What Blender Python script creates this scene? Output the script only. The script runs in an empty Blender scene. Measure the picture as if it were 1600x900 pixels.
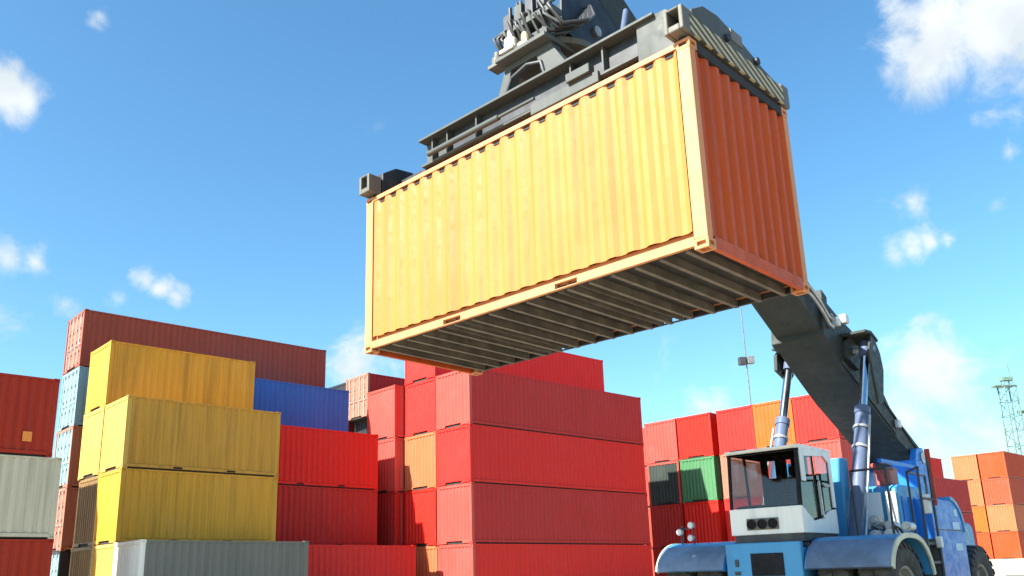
import bpy, bmesh, math, random
from mathutils import Vector, Matrix
R = math.radians
random.seed(7)
scene = bpy.context.scene
COL = scene.collection

# ------------------------------------------------------------------ camera
F_PX, PITCH, ROLL, CAM_H = 1339.75, R(14.974), R(-1.288), 1.264
fw = Vector((0, math.cos(PITCH), math.sin(PITCH)))
up = Vector((0, -math.sin(PITCH), math.cos(PITCH)))
rt = Vector((1, 0, 0))
r2 = rt * math.cos(ROLL) + up * math.sin(ROLL)
u2 = -rt * math.sin(ROLL) + up * math.cos(ROLL)
cd = bpy.data.cameras.new('camera')
cam = bpy.data.objects.new('camera', cd)
COL.objects.link(cam)
cam.matrix_world = Matrix(((r2.x, u2.x, -fw.x, 0), (r2.y, u2.y, -fw.y, 0), (r2.z, u2.z, -fw.z, CAM_H), (0, 0, 0, 1)))
cd.sensor_width = 36.0
cd.lens = F_PX / 1600 * 36
cd.shift_x, cd.shift_y = 50 / 1600, 90 / 1600
cd.clip_end = 6000
scene.camera = cam

def ray(px, py):
    """direction of the line of sight through a point of the picture (used to find cloud bearings)"""
    d = fw + r2 * ((px - 750) / F_PX) - u2 * ((py - 540) / F_PX)
    return d.normalized()

# ------------------------------------------------------------------ light
SUN_AZ, SUN_EL = R(212.4), R(39.3)          # mathematical azimuth of the sun, elevation
sun_dir = Vector((math.cos(SUN_AZ) * math.cos(SUN_EL), math.sin(SUN_AZ) * math.cos(SUN_EL), math.sin(SUN_EL)))
sd = bpy.data.lights.new('sun', 'SUN')
sd.energy = 4.5
sd.angle = R(0.55)
sd.color = (1.0, 0.95, 0.86)
sun = bpy.data.objects.new('sun', sd)
sun.rotation_euler = (-sun_dir).to_track_quat('-Z', 'Y').to_euler()
sun.location = (0, 0, 60)
COL.objects.link(sun)

world = bpy.data.worlds.new('World')
scene.world = world
world.use_nodes = True
nt = world.node_tree
nt.nodes.clear()
def wn(t, **k):
    n = nt.nodes.new(t)
    for a, b in k.items():
        setattr(n, a, b)
    return n
def wl(a, b): nt.links.new(a, b)
w_out = wn('ShaderNodeOutputWorld')
w_bg = wn('ShaderNodeBackground')
wl(w_bg.outputs[0], w_out.inputs[0])
world.cycles.sampling_method = 'NONE'
SKY_STRENGTH = 0.071
w_bg.inputs['Strength'].default_value = SKY_STRENGTH
sky = wn('ShaderNodeTexSky')
sky.sky_type = 'NISHITA'
sky.sun_disc = False
sky.sun_elevation = SUN_EL
sky.sun_rotation = R(90) - SUN_AZ
sky.air_density = 1.0
sky.dust_density = 0.9
sky.ozone_density = 2.0
tc = wn('ShaderNodeTexCoord')
dirv = tc.outputs['Generated']
def wmath(op, a, b=None, c=None, clamp=False):
    n = wn('ShaderNodeMath', operation=op, use_clamp=clamp)
    for i, v in enumerate((a, b, c)):
        if v is None: continue
        if isinstance(v, (int, float)): n.inputs[i].default_value = v
        else: wl(v, n.inputs[i])
    return n.outputs[0]
nz1 = wn('ShaderNodeTexNoise')
nz1.inputs['Scale'].default_value = 17.0
nz1.inputs['Detail'].default_value = 8.0
nz1.inputs['Roughness'].default_value = 0.62
nz1.inputs['Distortion'].default_value = 0.4
wl(dirv, nz1.inputs['Vector'])
nz2 = wn('ShaderNodeTexNoise')
nz2.inputs['Scale'].default_value = 3.2
nz2.inputs['Detail'].default_value = 3.0
wl(dirv, nz2.inputs['Vector'])
# cumulus patches: bearing (picture x, y), half-width in picture px, weight
CLOUDS = [(1470, 62, 92, 1.0), (1550, 50, 105, 1.1), (1425, 92, 52, .8), (1640, 60, 110, 1.0), (1450, 12, 62, .62), (1520, 100, 50, .75), (1720, 40, 110, .9),
          (8, 142, 52, 1.0), (35, 150, 44, .95), (-60, 140, 70, .9), (55, 408, 34, .85), (12, 404, 36, .85), (-40, 402, 50, .8),
          (228, 436, 26, .68), (250, 450, 26, .7), (276, 466, 24, .62), (100, 474, 22, .55), (186, 467, 20, .52),
          (1400, 402, 32, .8), (1425, 392, 32, .78), (1455, 380, 28, .72), (1478, 374, 22, .66), (1368, 302, 20, .45), (1425, 314, 30, .55),
          (1525, 300, 20, .4), (1556, 322, 18, .4), (1580, 235, 18, .35), (1440, 582, 72, 1.0), (1480, 572, 46, .85), (1395, 605, 52, .66), (1412, 645, 48, .75),
          (560, 566, 70, .55), (620, 575, 60, .5), (156, 25, 24, .5), (2, 100, 30, .5), (1500, 700, 130, .5), (1100, 640, 120, .35), (1590, 175, 12, .3)]
acc = None
for (px, py, rad, wgt) in CLOUDS:
    d = ray(px, py)
    vm = wn('ShaderNodeVectorMath', operation='DISTANCE')
    vm.inputs[1].default_value = d
    wl(dirv, vm.inputs[0])
    rr = rad / F_PX * 1.30
    m = wmath('MULTIPLY_ADD', vm.outputs['Value'], -wgt / rr, wgt)
    acc = m if acc is None else wmath('SMOOTH_MAX', acc, m, 0.12)
far = wmath('MULTIPLY_ADD', nz2.outputs[0], 1.9, -1.08)      # scattered cloud over the rest of the sky
acc = wmath('MAXIMUM', acc, far)
acc = wmath('MAXIMUM', acc, 0.0)
nn = wmath('MULTIPLY_ADD', nz1.outputs[0], 1.6, -0.82)
dens = wmath('ADD', acc, nn)
gate = wn('ShaderNodeMapRange', interpolation_type='SMOOTHSTEP')
gate.inputs['From Min'].default_value = 0.0
gate.inputs['From Max'].default_value = 0.18
wl(acc, gate.inputs['Value'])
ss = wn('ShaderNodeMapRange', interpolation_type='SMOOTHSTEP')
ss.inputs['From Min'].default_value = 0.18
ss.inputs['From Max'].default_value = 0.82
wl(dens, ss.inputs['Value'])
mask = wmath('MULTIPLY', ss.outputs[0], gate.outputs[0])
mask = wmath('MULTIPLY', mask, 0.92)
mixc = wn('ShaderNodeMix', data_type='RGBA')
wl(mask, mixc.inputs['Factor'])
tint = wn('ShaderNodeMix', data_type='RGBA', blend_type='MULTIPLY')
tint.inputs['Factor'].default_value = 1.0
wl(sky.outputs[0], tint.inputs[6])
tint.inputs[7].default_value = (0.84, 1.03, 1.05, 1)
hsv = wn('ShaderNodeHueSaturation')
hsv.inputs['Saturation'].default_value = 1.12
hsv.inputs['Hue'].default_value = 0.498
wl(tint.outputs[2], hsv.inputs['Color'])
wl(hsv.outputs[0], mixc.inputs[6])
shade = wn('ShaderNodeMix', data_type='RGBA')           # cloud bodies: bright edges, slightly greyer cores
nz3 = wn('ShaderNodeTexNoise')
nz3.inputs['Scale'].default_value = 11.0
nz3.inputs['Detail'].default_value = 4.0
wl(dirv, nz3.inputs['Vector'])
sr_ = wn('ShaderNodeMapRange')
sr_.inputs['From Min'].default_value = 0.38
sr_.inputs['From Max'].default_value = 0.62
wl(nz3.outputs[0], sr_.inputs['Value'])
wl(sr_.outputs[0], shade.inputs['Factor'])
shade.inputs[6].default_value = (3.3, 3.55, 3.65, 1)
shade.inputs[7].default_value = (4.3, 4.45, 4.4, 1)
wl(shade.outputs[2], mixc.inputs[7])
wl(mixc.outputs[2], w_bg.inputs['Color'])

scene.view_settings.view_transform = 'Standard'
scene.view_settings.look = 'None'
scene.view_settings.gamma = 1.0
scene.view_settings.use_curve_mapping = False
scene.view_settings.exposure = 1.86
scene.cycles.max_bounces = 6
scene.cycles.diffuse_bounces = 3
scene.cycles.glossy_bounces = 2
scene.cycles.transmission_bounces = 4
scene.cycles.caustics_reflective = False
scene.cycles.caustics_refractive = False

# ------------------------------------------------------------------ helpers
def tag(o, label=None, cat=None, group=None, kind=None):
    if label: o['label'] = label
    if cat: o['category'] = cat
    if group: o['group'] = group
    if kind: o['kind'] = kind
    return o

def empty(name, loc, rz=0.0):
    e = bpy.data.objects.new(name, None)
    COL.objects.link(e)
    e.location = loc
    e.rotation_euler = (0, 0, rz)
    e.empty_display_size = 0.3
    return e

class MB:
    """collects shapes; build() links them as ONE mesh object"""
    def __init__(self, xf=None):
        self.v, self.f, self.xf = [], [], xf
    def add(self, vs, fs):
        o = len(self.v)
        for p in vs:
            self.v.append(self.xf(*p) if self.xf else tuple(p))
        self.f += [tuple(i + o for i in f) for f in fs]
        return self
    def box(self, x0, x1, y0, y1, z0, z1):
        return self.add([(x0, y0, z0), (x1, y0, z0), (x1, y1, z0), (x0, y1, z0), (x0, y0, z1), (x1, y0, z1), (x1, y1, z1), (x0, y1, z1)],
                        [(0, 3, 2, 1), (4, 5, 6, 7), (0, 1, 5, 4), (1, 2, 6, 5), (2, 3, 7, 6), (3, 0, 4, 7)])
    def prism(self, poly, c0, c1, axis='y'):
        n = len(poly)
        def P(a, b, c):
            return (a, c, b) if axis == 'y' else ((c, a, b) if axis == 'x' else (a, b, c))
        vs = [P(a, b, c0) for a, b in poly] + [P(a, b, c1) for a, b in poly]
        fs = [tuple(range(n)), tuple(range(2 * n - 1, n - 1, -1))] + [(i, (i + 1) % n, (i + 1) % n + n, i + n) for i in range(n)]
        return self.add(vs, fs)
    def tube(self, p0, p1, r0, r1=None, n=14, caps=True):
        r1 = r0 if r1 is None else r1
        p0, p1 = Vector(p0), Vector(p1)
        d = (p1 - p0).normalized()
        a = d.orthogonal().normalized()
        b = d.cross(a)
        vs = []
        for p, r in ((p0, r0), (p1, r1)):
            for i in range(n):
                t = 2 * math.pi * i / n
                vs.append(tuple(p + (a * math.cos(t) + b * math.sin(t)) * r))
        fs = [(i, (i + 1) % n, (i + 1) % n + n, i + n) for i in range(n)]
        if caps: fs += [tuple(range(n)), tuple(range(n, 2 * n))]
        return self.add(vs, fs)
    def path(self, pts, r, n=8):
        """a bent pipe or hose"""
        pts = [Vector(p) for p in pts]
        rings = []
        a = None
        for i, p in enumerate(pts):
            d = (pts[min(i + 1, len(pts) - 1)] - pts[max(i - 1, 0)]).normalized()
            a = d.orthogonal().normalized() if a is None else (a - d * a.dot(d)).normalized()
            b = d.cross(a)
            rings.append([tuple(p + (a * math.cos(2 * math.pi * k / n) + b * math.sin(2 * math.pi * k / n)) * r) for k in range(n)])
        vs = [q for g in rings for q in g]
        fs = []
        for i in range(len(rings) - 1):
            for k in range(n):
                fs.append((i * n + k, i * n + (k + 1) % n, (i + 1) * n + (k + 1) % n, (i + 1) * n + k))
        fs += [tuple(range(n)), tuple(range((len(rings) - 1) * n, len(rings) * n))]
        return self.add(vs, fs)
    def lathe(self, prof, c, axis='y', n=32, a0=0.0, a1=2 * math.pi):
        """prof: (radius, offset along axis); c: centre"""
        full = abs(a1 - a0) > 6.28
        m = n if full else n + 1
        vs = []
        for (r, o) in prof:
            for i in range(m):
                t = a0 + (a1 - a0) * i / n
                if axis == 'y': vs.append((c[0] + r * math.cos(t), c[1] + o, c[2] + r * math.sin(t)))
                elif axis == 'z': vs.append((c[0] + r * math.cos(t), c[1] + r * math.sin(t), c[2] + o))
                else: vs.append((c[0] + o, c[1] + r * math.cos(t), c[2] + r * math.sin(t)))
        fs = []
        for j in range(len(prof) - 1):
            for i in range(n):
                k = (i + 1) % m
                fs.append((j * m + i, j * m + k, (j + 1) * m + k, (j + 1) * m + i))
        return self.add(vs, fs)
    def mesh(self, name, smooth=None):
        me = bpy.data.meshes.new(name)
        me.from_pydata(self.v, [], self.f)
        bm = bmesh.new(); bm.from_mesh(me)
        bmesh.ops.recalc_face_normals(bm, faces=bm.faces)
        bm.to_mesh(me); bm.free()
        if smooth is not None:
            me.shade_smooth()
            me.set_sharp_from_angle(angle=R(smooth))
        return me
    def build(self, name, mat, parent=None, smooth=None, bevel=0.0):
        return place(name, self.mesh(name, smooth), mat, parent, bevel=bevel)

def place(name, me, mat, parent=None, loc=None, rot=None, bevel=0.0):
    """links a (possibly shared) mesh as an object with its own material"""
    o = bpy.data.objects.new(name, me)
    COL.objects.link(o)
    if not me.materials: me.materials.append(None)
    o.material_slots[0].link = 'OBJECT'
    o.material_slots[0].material = mat
    if parent: o.parent = parent
    if loc: o.location = loc
    if rot: o.rotation_euler = rot
    if bevel:
        b = o.modifiers.new('bevel', 'BEVEL'); b.width = bevel; b.segments = 2; b.limit_method = 'ANGLE'; b.angle_limit = R(40)
    return o

# ------------------------------------------------------------------ materials
def mat_nodes(name):
    m = bpy.data.materials.new(name)
    m.use_nodes = True
    t = m.node_tree
    b = t.nodes['Principled BSDF']
    return m, t, b
def N(t, kind, **k):
    n = t.nodes.new(kind)
    for a, b in k.items(): setattr(n, a, b)
    return n
def coords(t, scale=(1, 1, 1), rnd=True):
    c = N(t, 'ShaderNodeTexCoord')
    mp = N(t, 'ShaderNodeMapping')
    mp.inputs['Scale'].default_value = scale
    t.links.new(c.outputs['Object'], mp.inputs['Vector'])
    if rnd:
        oi = N(t, 'ShaderNodeObjectInfo')
        mu = N(t, 'ShaderNodeMath', operation='MULTIPLY'); mu.inputs[1].default_value = 37.0
        t.links.new(oi.outputs['Random'], mu.inputs[0])
        t.links.new(mu.outputs[0], mp.inputs['Location'])
    return mp.outputs[0]
def noise(t, vec, scale, detail=4.0, rough=0.55):
    n = N(t, 'ShaderNodeTexNoise')
    n.inputs['Scale'].default_value = scale
    n.inputs['Detail'].default_value = detail
    n.inputs['Roughness'].default_value = rough
    t.links.new(vec, n.inputs['Vector'])
    return n.outputs[0]
def rng(t, v, a, b, c=0.0, d=1.0):
    n = N(t, 'ShaderNodeMapRange', interpolation_type='SMOOTHSTEP')
    n.inputs['From Min'].default_value = a; n.inputs['From Max'].default_value = b
    n.inputs['To Min'].default_value = c; n.inputs['To Max'].default_value = d
    t.links.new(v, n.inputs['Value'])
    return n.outputs[0]
def mix(t, fac, a, b, mode='MIX'):
    n = N(t, 'ShaderNodeMix', data_type='RGBA', blend_type=mode)
    if isinstance(fac, (int, float)): n.inputs['Factor'].default_value = fac
    else: t.links.new(fac, n.inputs['Factor'])
    for i, v in ((6, a), (7, b)):
        if isinstance(v, tuple): n.inputs[i].default_value = (*v, 1) if len(v) == 3 else v
        else: t.links.new(v, n.inputs[i])
    return n.outputs[2]
def bump(t, b, v, strength, dist):
    n = N(t, 'ShaderNodeBump')
    n.inputs['Strength'].default_value = strength
    n.inputs['Distance'].default_value = dist
    t.links.new(v, n.inputs['Height'])
    t.links.new(n.outputs[0], b.inputs['Normal'])

def paint(name, rgb, dirt=0.3, rust=0.12, fade=0.12, rough=0.5, rustcol=(0.13, 0.055, 0.025)):
    """weathered container or machine enamel: faded patches, vertical grime runs, rust spots, shallow dents"""
    m, t, b = mat_nodes(name)
    v = coords(t)
    streak = noise(t, coords(t, (4.2, 4.2, 0.22)), 1.0, 5.0, 0.65)
    patch = noise(t, v, 0.55, 4.0)
    fine = noise(t, v, 7.0, 3.0, 0.65)
    pale = tuple(min(1.0, c * 0.92 + 0.055) for c in rgb)
    c = mix(t, rng(t, patch, 0.42, 0.78, 0.0, fade * 2.2), rgb, pale)
    grime = tuple(c0 * 0.42 + 0.012 for c0 in rgb)
    c = mix(t, rng(t, streak, 0.42, 0.72, 0.0, dirt), c, grime)
    sp = noise(t, coords(t, (1.6, 1.6, 0.8)), 3.1, 5.0, 0.72)
    c = mix(t, rng(t, sp, 0.66, 0.74, 0.0, min(1.0, rust * 5)), c, rustcol)
    run = noise(t, coords(t, (9.0, 9.0, 0.5)), 1.0, 3.0, 0.5)
    c = mix(t, rng(t, run, 0.68, 0.78, 0.0, min(.6, rust * 4)), c, tuple(x * 0.5 + y * 0.6 for x, y in zip(rgb, rustcol)))
    scr = noise(t, coords(t, (2.0, 2.0, 9.0)), 2.2, 4.0, 0.7)
    c = mix(t, rng(t, scr, 0.70, 0.76, 0.0, min(0.35, fade * 2.5)), c, pale)
    t.links.new(c, b.inputs['Base Color'])
    t.links.new(rng(t, fine, 0.3, 0.8, rough - 0.08, rough + 0.2), b.inputs['Roughness'])
    b.inputs['Specular IOR Level'].default_value = 0.22
    dent = noise(t, coords(t, (1.0, 1.0, 0.7)), 1.5, 2.0, 0.5)
    bump(t, b, dent, 0.55, 0.05)
    return m

def plain(name, rgb, rough=0.5, metal=0.0, var=0.25, scale=4.0):
    m, t, b = mat_nodes(name)
    v = coords(t)
    n = noise(t, v, scale, 6.0, 0.6)
    dark = tuple(c * (1 - var) for c in rgb)
    lite = tuple(min(1, c * (1 + var * .6)) for c in rgb)
    t.links.new(mix(t, rng(t, n, 0.32, 0.7), dark, lite), b.inputs['Base Color'])
    b.inputs['Roughness'].default_value = rough
    b.inputs['Metallic'].default_value = metal
    bump(t, b, n, 0.12, 0.01)
    return m

M = {}
# container paints (linear base colours)
M['hang'] = paint('orange_yellow_enamel', (0.52, 0.165, 0.038), dirt=0.35, rust=0.08, fade=0.10)
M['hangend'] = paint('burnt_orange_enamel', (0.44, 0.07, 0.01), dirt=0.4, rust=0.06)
M['hangrail'] = paint('frame_orange_enamel', (0.54, 0.235, 0.10), dirt=0.3, rust=0.08)
M['yellow'] = paint('mustard_enamel', (0.6, 0.305, 0.028), dirt=0.55, rust=0.14)
M['yellow_b'] = paint('ochre_enamel', (0.54, 0.275, 0.034), dirt=0.6, rust=0.16)
M['yellow_c'] = paint('sunlit_pale_yellow', (0.58, 0.36, 0.075), dirt=0.4, rust=0.08)
M['red'] = paint('signal_red_enamel', (0.62, 0.018, 0.01), dirt=0.12, rust=0.05, fade=0.03)
M['red_b'] = paint('crimson_enamel', (0.41, 0.027, 0.024), dirt=0.2, rust=0.1, fade=0.05)
M['red_c'] = paint('scarlet_enamel', (0.6, 0.024, 0.018), dirt=0.15, rust=0.09, fade=0.04)
M['red_pale'] = paint('pale_red_enamel', (0.5, 0.066, 0.05), dirt=0.25, rust=0.06, fade=0.15)  # paler red; on the long red containers' ends it imitates sunlight
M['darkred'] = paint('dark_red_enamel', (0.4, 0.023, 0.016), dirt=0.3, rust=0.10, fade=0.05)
M['brown'] = paint('red_oxide_enamel', (0.27, 0.06, 0.033), dirt=0.25, rust=0.10, fade=0.06)
M['rust'] = paint('rusty_red_enamel', (0.36, 0.026, 0.007), dirt=0.35, rust=0.1, fade=0.05)
M['salmon'] = paint('salmon_oxide_enamel', (0.36, 0.14, 0.09), dirt=0.35, rust=0.16)
M['orange'] = paint('orange_enamel', (0.45, 0.095, 0.014), dirt=0.25, rust=0.08)
M['orange_b'] = paint('tangerine_enamel', (0.44, 0.054, 0.011), dirt=0.25, rust=0.08)
M['amber'] = paint('amber_enamel', (0.45, 0.125, 0.048), dirt=0.25, rust=0.06)
M['tile'] = paint('tile_red_enamel', (0.42, 0.062, 0.026), dirt=0.25, rust=0.06)
M['blue'] = paint('cobalt_enamel', (0.03, 0.145, 0.46), dirt=0.22, rust=0.05, fade=0.05)
M['ltblue'] = paint('pale_blue_enamel', (0.20, 0.36, 0.42), dirt=0.35, rust=0.12)
M['grey'] = paint('grey_enamel', (0.155, 0.16, 0.138), dirt=0.3, rust=0.08)
M['greyend'] = paint('sunlit_pale_grey', (0.78, 0.78, 0.7), dirt=0.25, rust=0.05)  # pale tone stands in for sun on the grey container's end
M['white'] = paint('dirty_white_enamel', (0.54, 0.5, 0.36), dirt=0.45, rust=0.22)
M['green'] = paint('mint_green_enamel', (0.06, 0.18, 0.078), dirt=0.2, rust=0.05)
M['shade_dark'] = paint('painted_shade_dark', (0.03, 0.042, 0.035), dirt=0.3, rust=0.06)  # dark tone painted in place of deep shadow on one end panel
M['umber'] = paint('umber_enamel', (0.22, 0.13, 0.045), dirt=0.4, rust=0.15)
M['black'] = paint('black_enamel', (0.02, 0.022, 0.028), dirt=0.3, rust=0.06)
M['under'] = plain('underside_bitumen', (0.026, 0.0235, 0.020), 0.8, 0, 0.5, 3.0)
M['underbeam'] = plain('dusty_cross_member', (0.115, 0.10, 0.078), 0.75, 0, 0.35, 3.0)
M['steel'] = plain('galvanised_steel', (0.42, 0.42, 0.40), 0.45, 0.6, 0.3)
M['gap'] = plain('gap_shade_black', (0.015, 0.015, 0.015), 0.8)  # black for painted shadow gaps: fold strips and the lifted container's headers

# ------------------------------------------------------------------ setting
def concrete(name, rgb):
    m, t, b = mat_nodes(name)
    v = coords(t, rnd=False)
    big = noise(t, v, 0.08, 6.0)
    fine = noise(t, v, 2.2, 8.0, 0.7)
    c = mix(t, rng(t, big, 0.35, 0.7), tuple(x * .78 for x in rgb), rgb)
    c = mix(t, rng(t, fine, 0.5, 0.75, 0, .35), c, tuple(x * .55 for x in rgb))
    t.links.new(c, b.inputs['Base Color'])
    b.inputs['Roughness'].default_value = 0.85
    bump(t, b, fine, 0.2, 0.02)
    return m
M['concrete'] = concrete('yard_concrete', (0.39, 0.33, 0.25))
M['platform'] = concrete('pale_concrete', (0.40, 0.37, 0.29))
g = MB().add([(-2500, -1500, 0), (2500, -1500, 0), (2500, 3000, 0), (-2500, 3000, 0)], [(0, 1, 2, 3)]).build('ground', M['concrete'])
tag(g, 'pale concrete container yard ground', None, None, 'structure')

# ------------------------------------------------------------------ containers
CL20, CL40, CW, CH = 6.058, 12.192, 2.438, 2.591
MESH = {}
def cached(key, fn):
    if key not in MESH: MESH[key] = fn()
    return MESH[key]

def corrugated(length, z0, z1, pitch, depth, flat, name):
    """trapezoid sheet along x from -length/2, outer flats at y=0, hollows at y=+depth"""
    n = max(1, round(length / pitch))
    p = length / n
    sl = (p - 2 * flat) / 2
    xs = []
    for i in range(n):
        x = -length / 2 + i * p
        xs += [(x, 0), (x + flat, 0), (x + flat + sl, depth), (x + 2 * flat + sl, depth)]
    xs.append((length / 2, 0))
    vs = [(x, y, z0) for x, y in xs] + [(x, y, z1) for x, y in xs]
    k = len(xs)
    fs = [(i, i + 1, i + 1 + k, i + k) for i in range(k - 1)]
    me = bpy.data.meshes.new(name)
    me.from_pydata(vs, [], fs)
    return me

def roof_mesh(L, H):
    n = max(2, round(L / 0.4))
    L2 = L - 0.24
    xs = []
    p = L2 / n
    for i in range(n):
        x = -L2 / 2 + i * p
        xs += [(x, 0), (x + .1, 0), (x + .14, -.02), (x + p - .04, -.02)]
    xs.append((L2 / 2, 0))
    vs = [(x, -CW / 2 + .05, H - .026 + z) for x, z in xs] + [(x, CW / 2 - .05, H - .026 + z) for x, z in xs]
    k = len(xs)
    me = bpy.data.meshes.new('roof')
    me.from_pydata(vs, [], [(i, i + 1, i + 1 + k, i + k) for i in range(k - 1)])
    return me

def casting_mesh():
    bm = bmesh.new()
    bmesh.ops.create_cube(bm, size=1.0, matrix=Matrix.Diagonal((0.178, 0.162, 0.118, 1)))
    for f in list(bm.faces):
        r = bmesh.ops.inset_region(bm, faces=[f], thickness=0.034, use_even_offset=True)
        e = bmesh.ops.extrude_discrete_faces(bm, faces=[f])
        nf = e['faces'][0]
        bmesh.ops.translate(bm, verts=nf.verts, vec=-nf.normal * 0.038)
    me = bpy.data.meshes.new('corner_casting')
    bm.to_mesh(me); bm.free()
    return me

def post_mesh(H):
    cm = cached('casting', casting_mesh)
    mb = MB().box(-.085, .085, -.06, .06, .118, H - .118)
    for zc in (.059, H - .059):
        mb.add([(p.co.x, p.co.y, p.co.z + zc) for p in cm.vertices], [tuple(f.vertices) for f in cm.polygons])
    return mb.mesh('corner_post')

def rail_bottom_mesh(L, pockets):
    mb = MB()
    h0, h1 = 0.05, 0.158
    x0, x1 = -L / 2 + .178, L / 2 - .178
    segs = []
    if pockets:
        c = [-1.035, 1.035]; hw = 0.178
        segs = [(x0, c[0] - hw), (c[0] + hw, c[1] - hw), (c[1] + hw, x1)]
        for q in c:
            mb.box(q - hw, q + hw, 0, .055, h1 - .030, h1)
            mb.box(q - hw, q + hw, 0.004, .055, h0, h0 + .010)
    else:
        segs = [(x0, x1)]
    for a, b in segs:
        mb.box(a, b, 0, .055, h0, h1)
    return mb.mesh('bottom_rail')

def door_mesh(H):
    """one door leaf seen from outside: recessed panel with shallow folds and a rim; leaf in local x (0..w), outside at y=0"""
    w = (CW - .324) / 2 - .004
    z0, z1 = .17, H - .13
    mb = MB()
    mb.box(0, w, .012, .05, z0, z1)
    mb.box(0, .07, 0, .02, z0, z1); mb.box(w - .07, w, 0, .02, z0, z1)
    mb.box(.07, w - .07, 0, .02, z0, z0 + .07); mb.box(.07, w - .07, 0, .02, z1 - .07, z1)
    for k in range(1, 5):
        zc = z0 + (z1 - z0) * k / 5
        mb.box(.07, w - .07, .002, .02, zc - .05, zc + .05)
    return mb.mesh('door')
def rod_mesh(H):
    mb = MB()
    mb.tube((0, -.035, .12), (0, -.035, H - .1), .018, n=8)
    for zz in (.2, .75, 1.25, 1.8, H - .2):
        mb.box(-.04, .04, -.05, 0.005, zz - .05, zz + .05)
    mb.box(-.02, .28, -.06, -.045, 1.02, 1.06)
    return mb.mesh('lock_rod')

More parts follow.
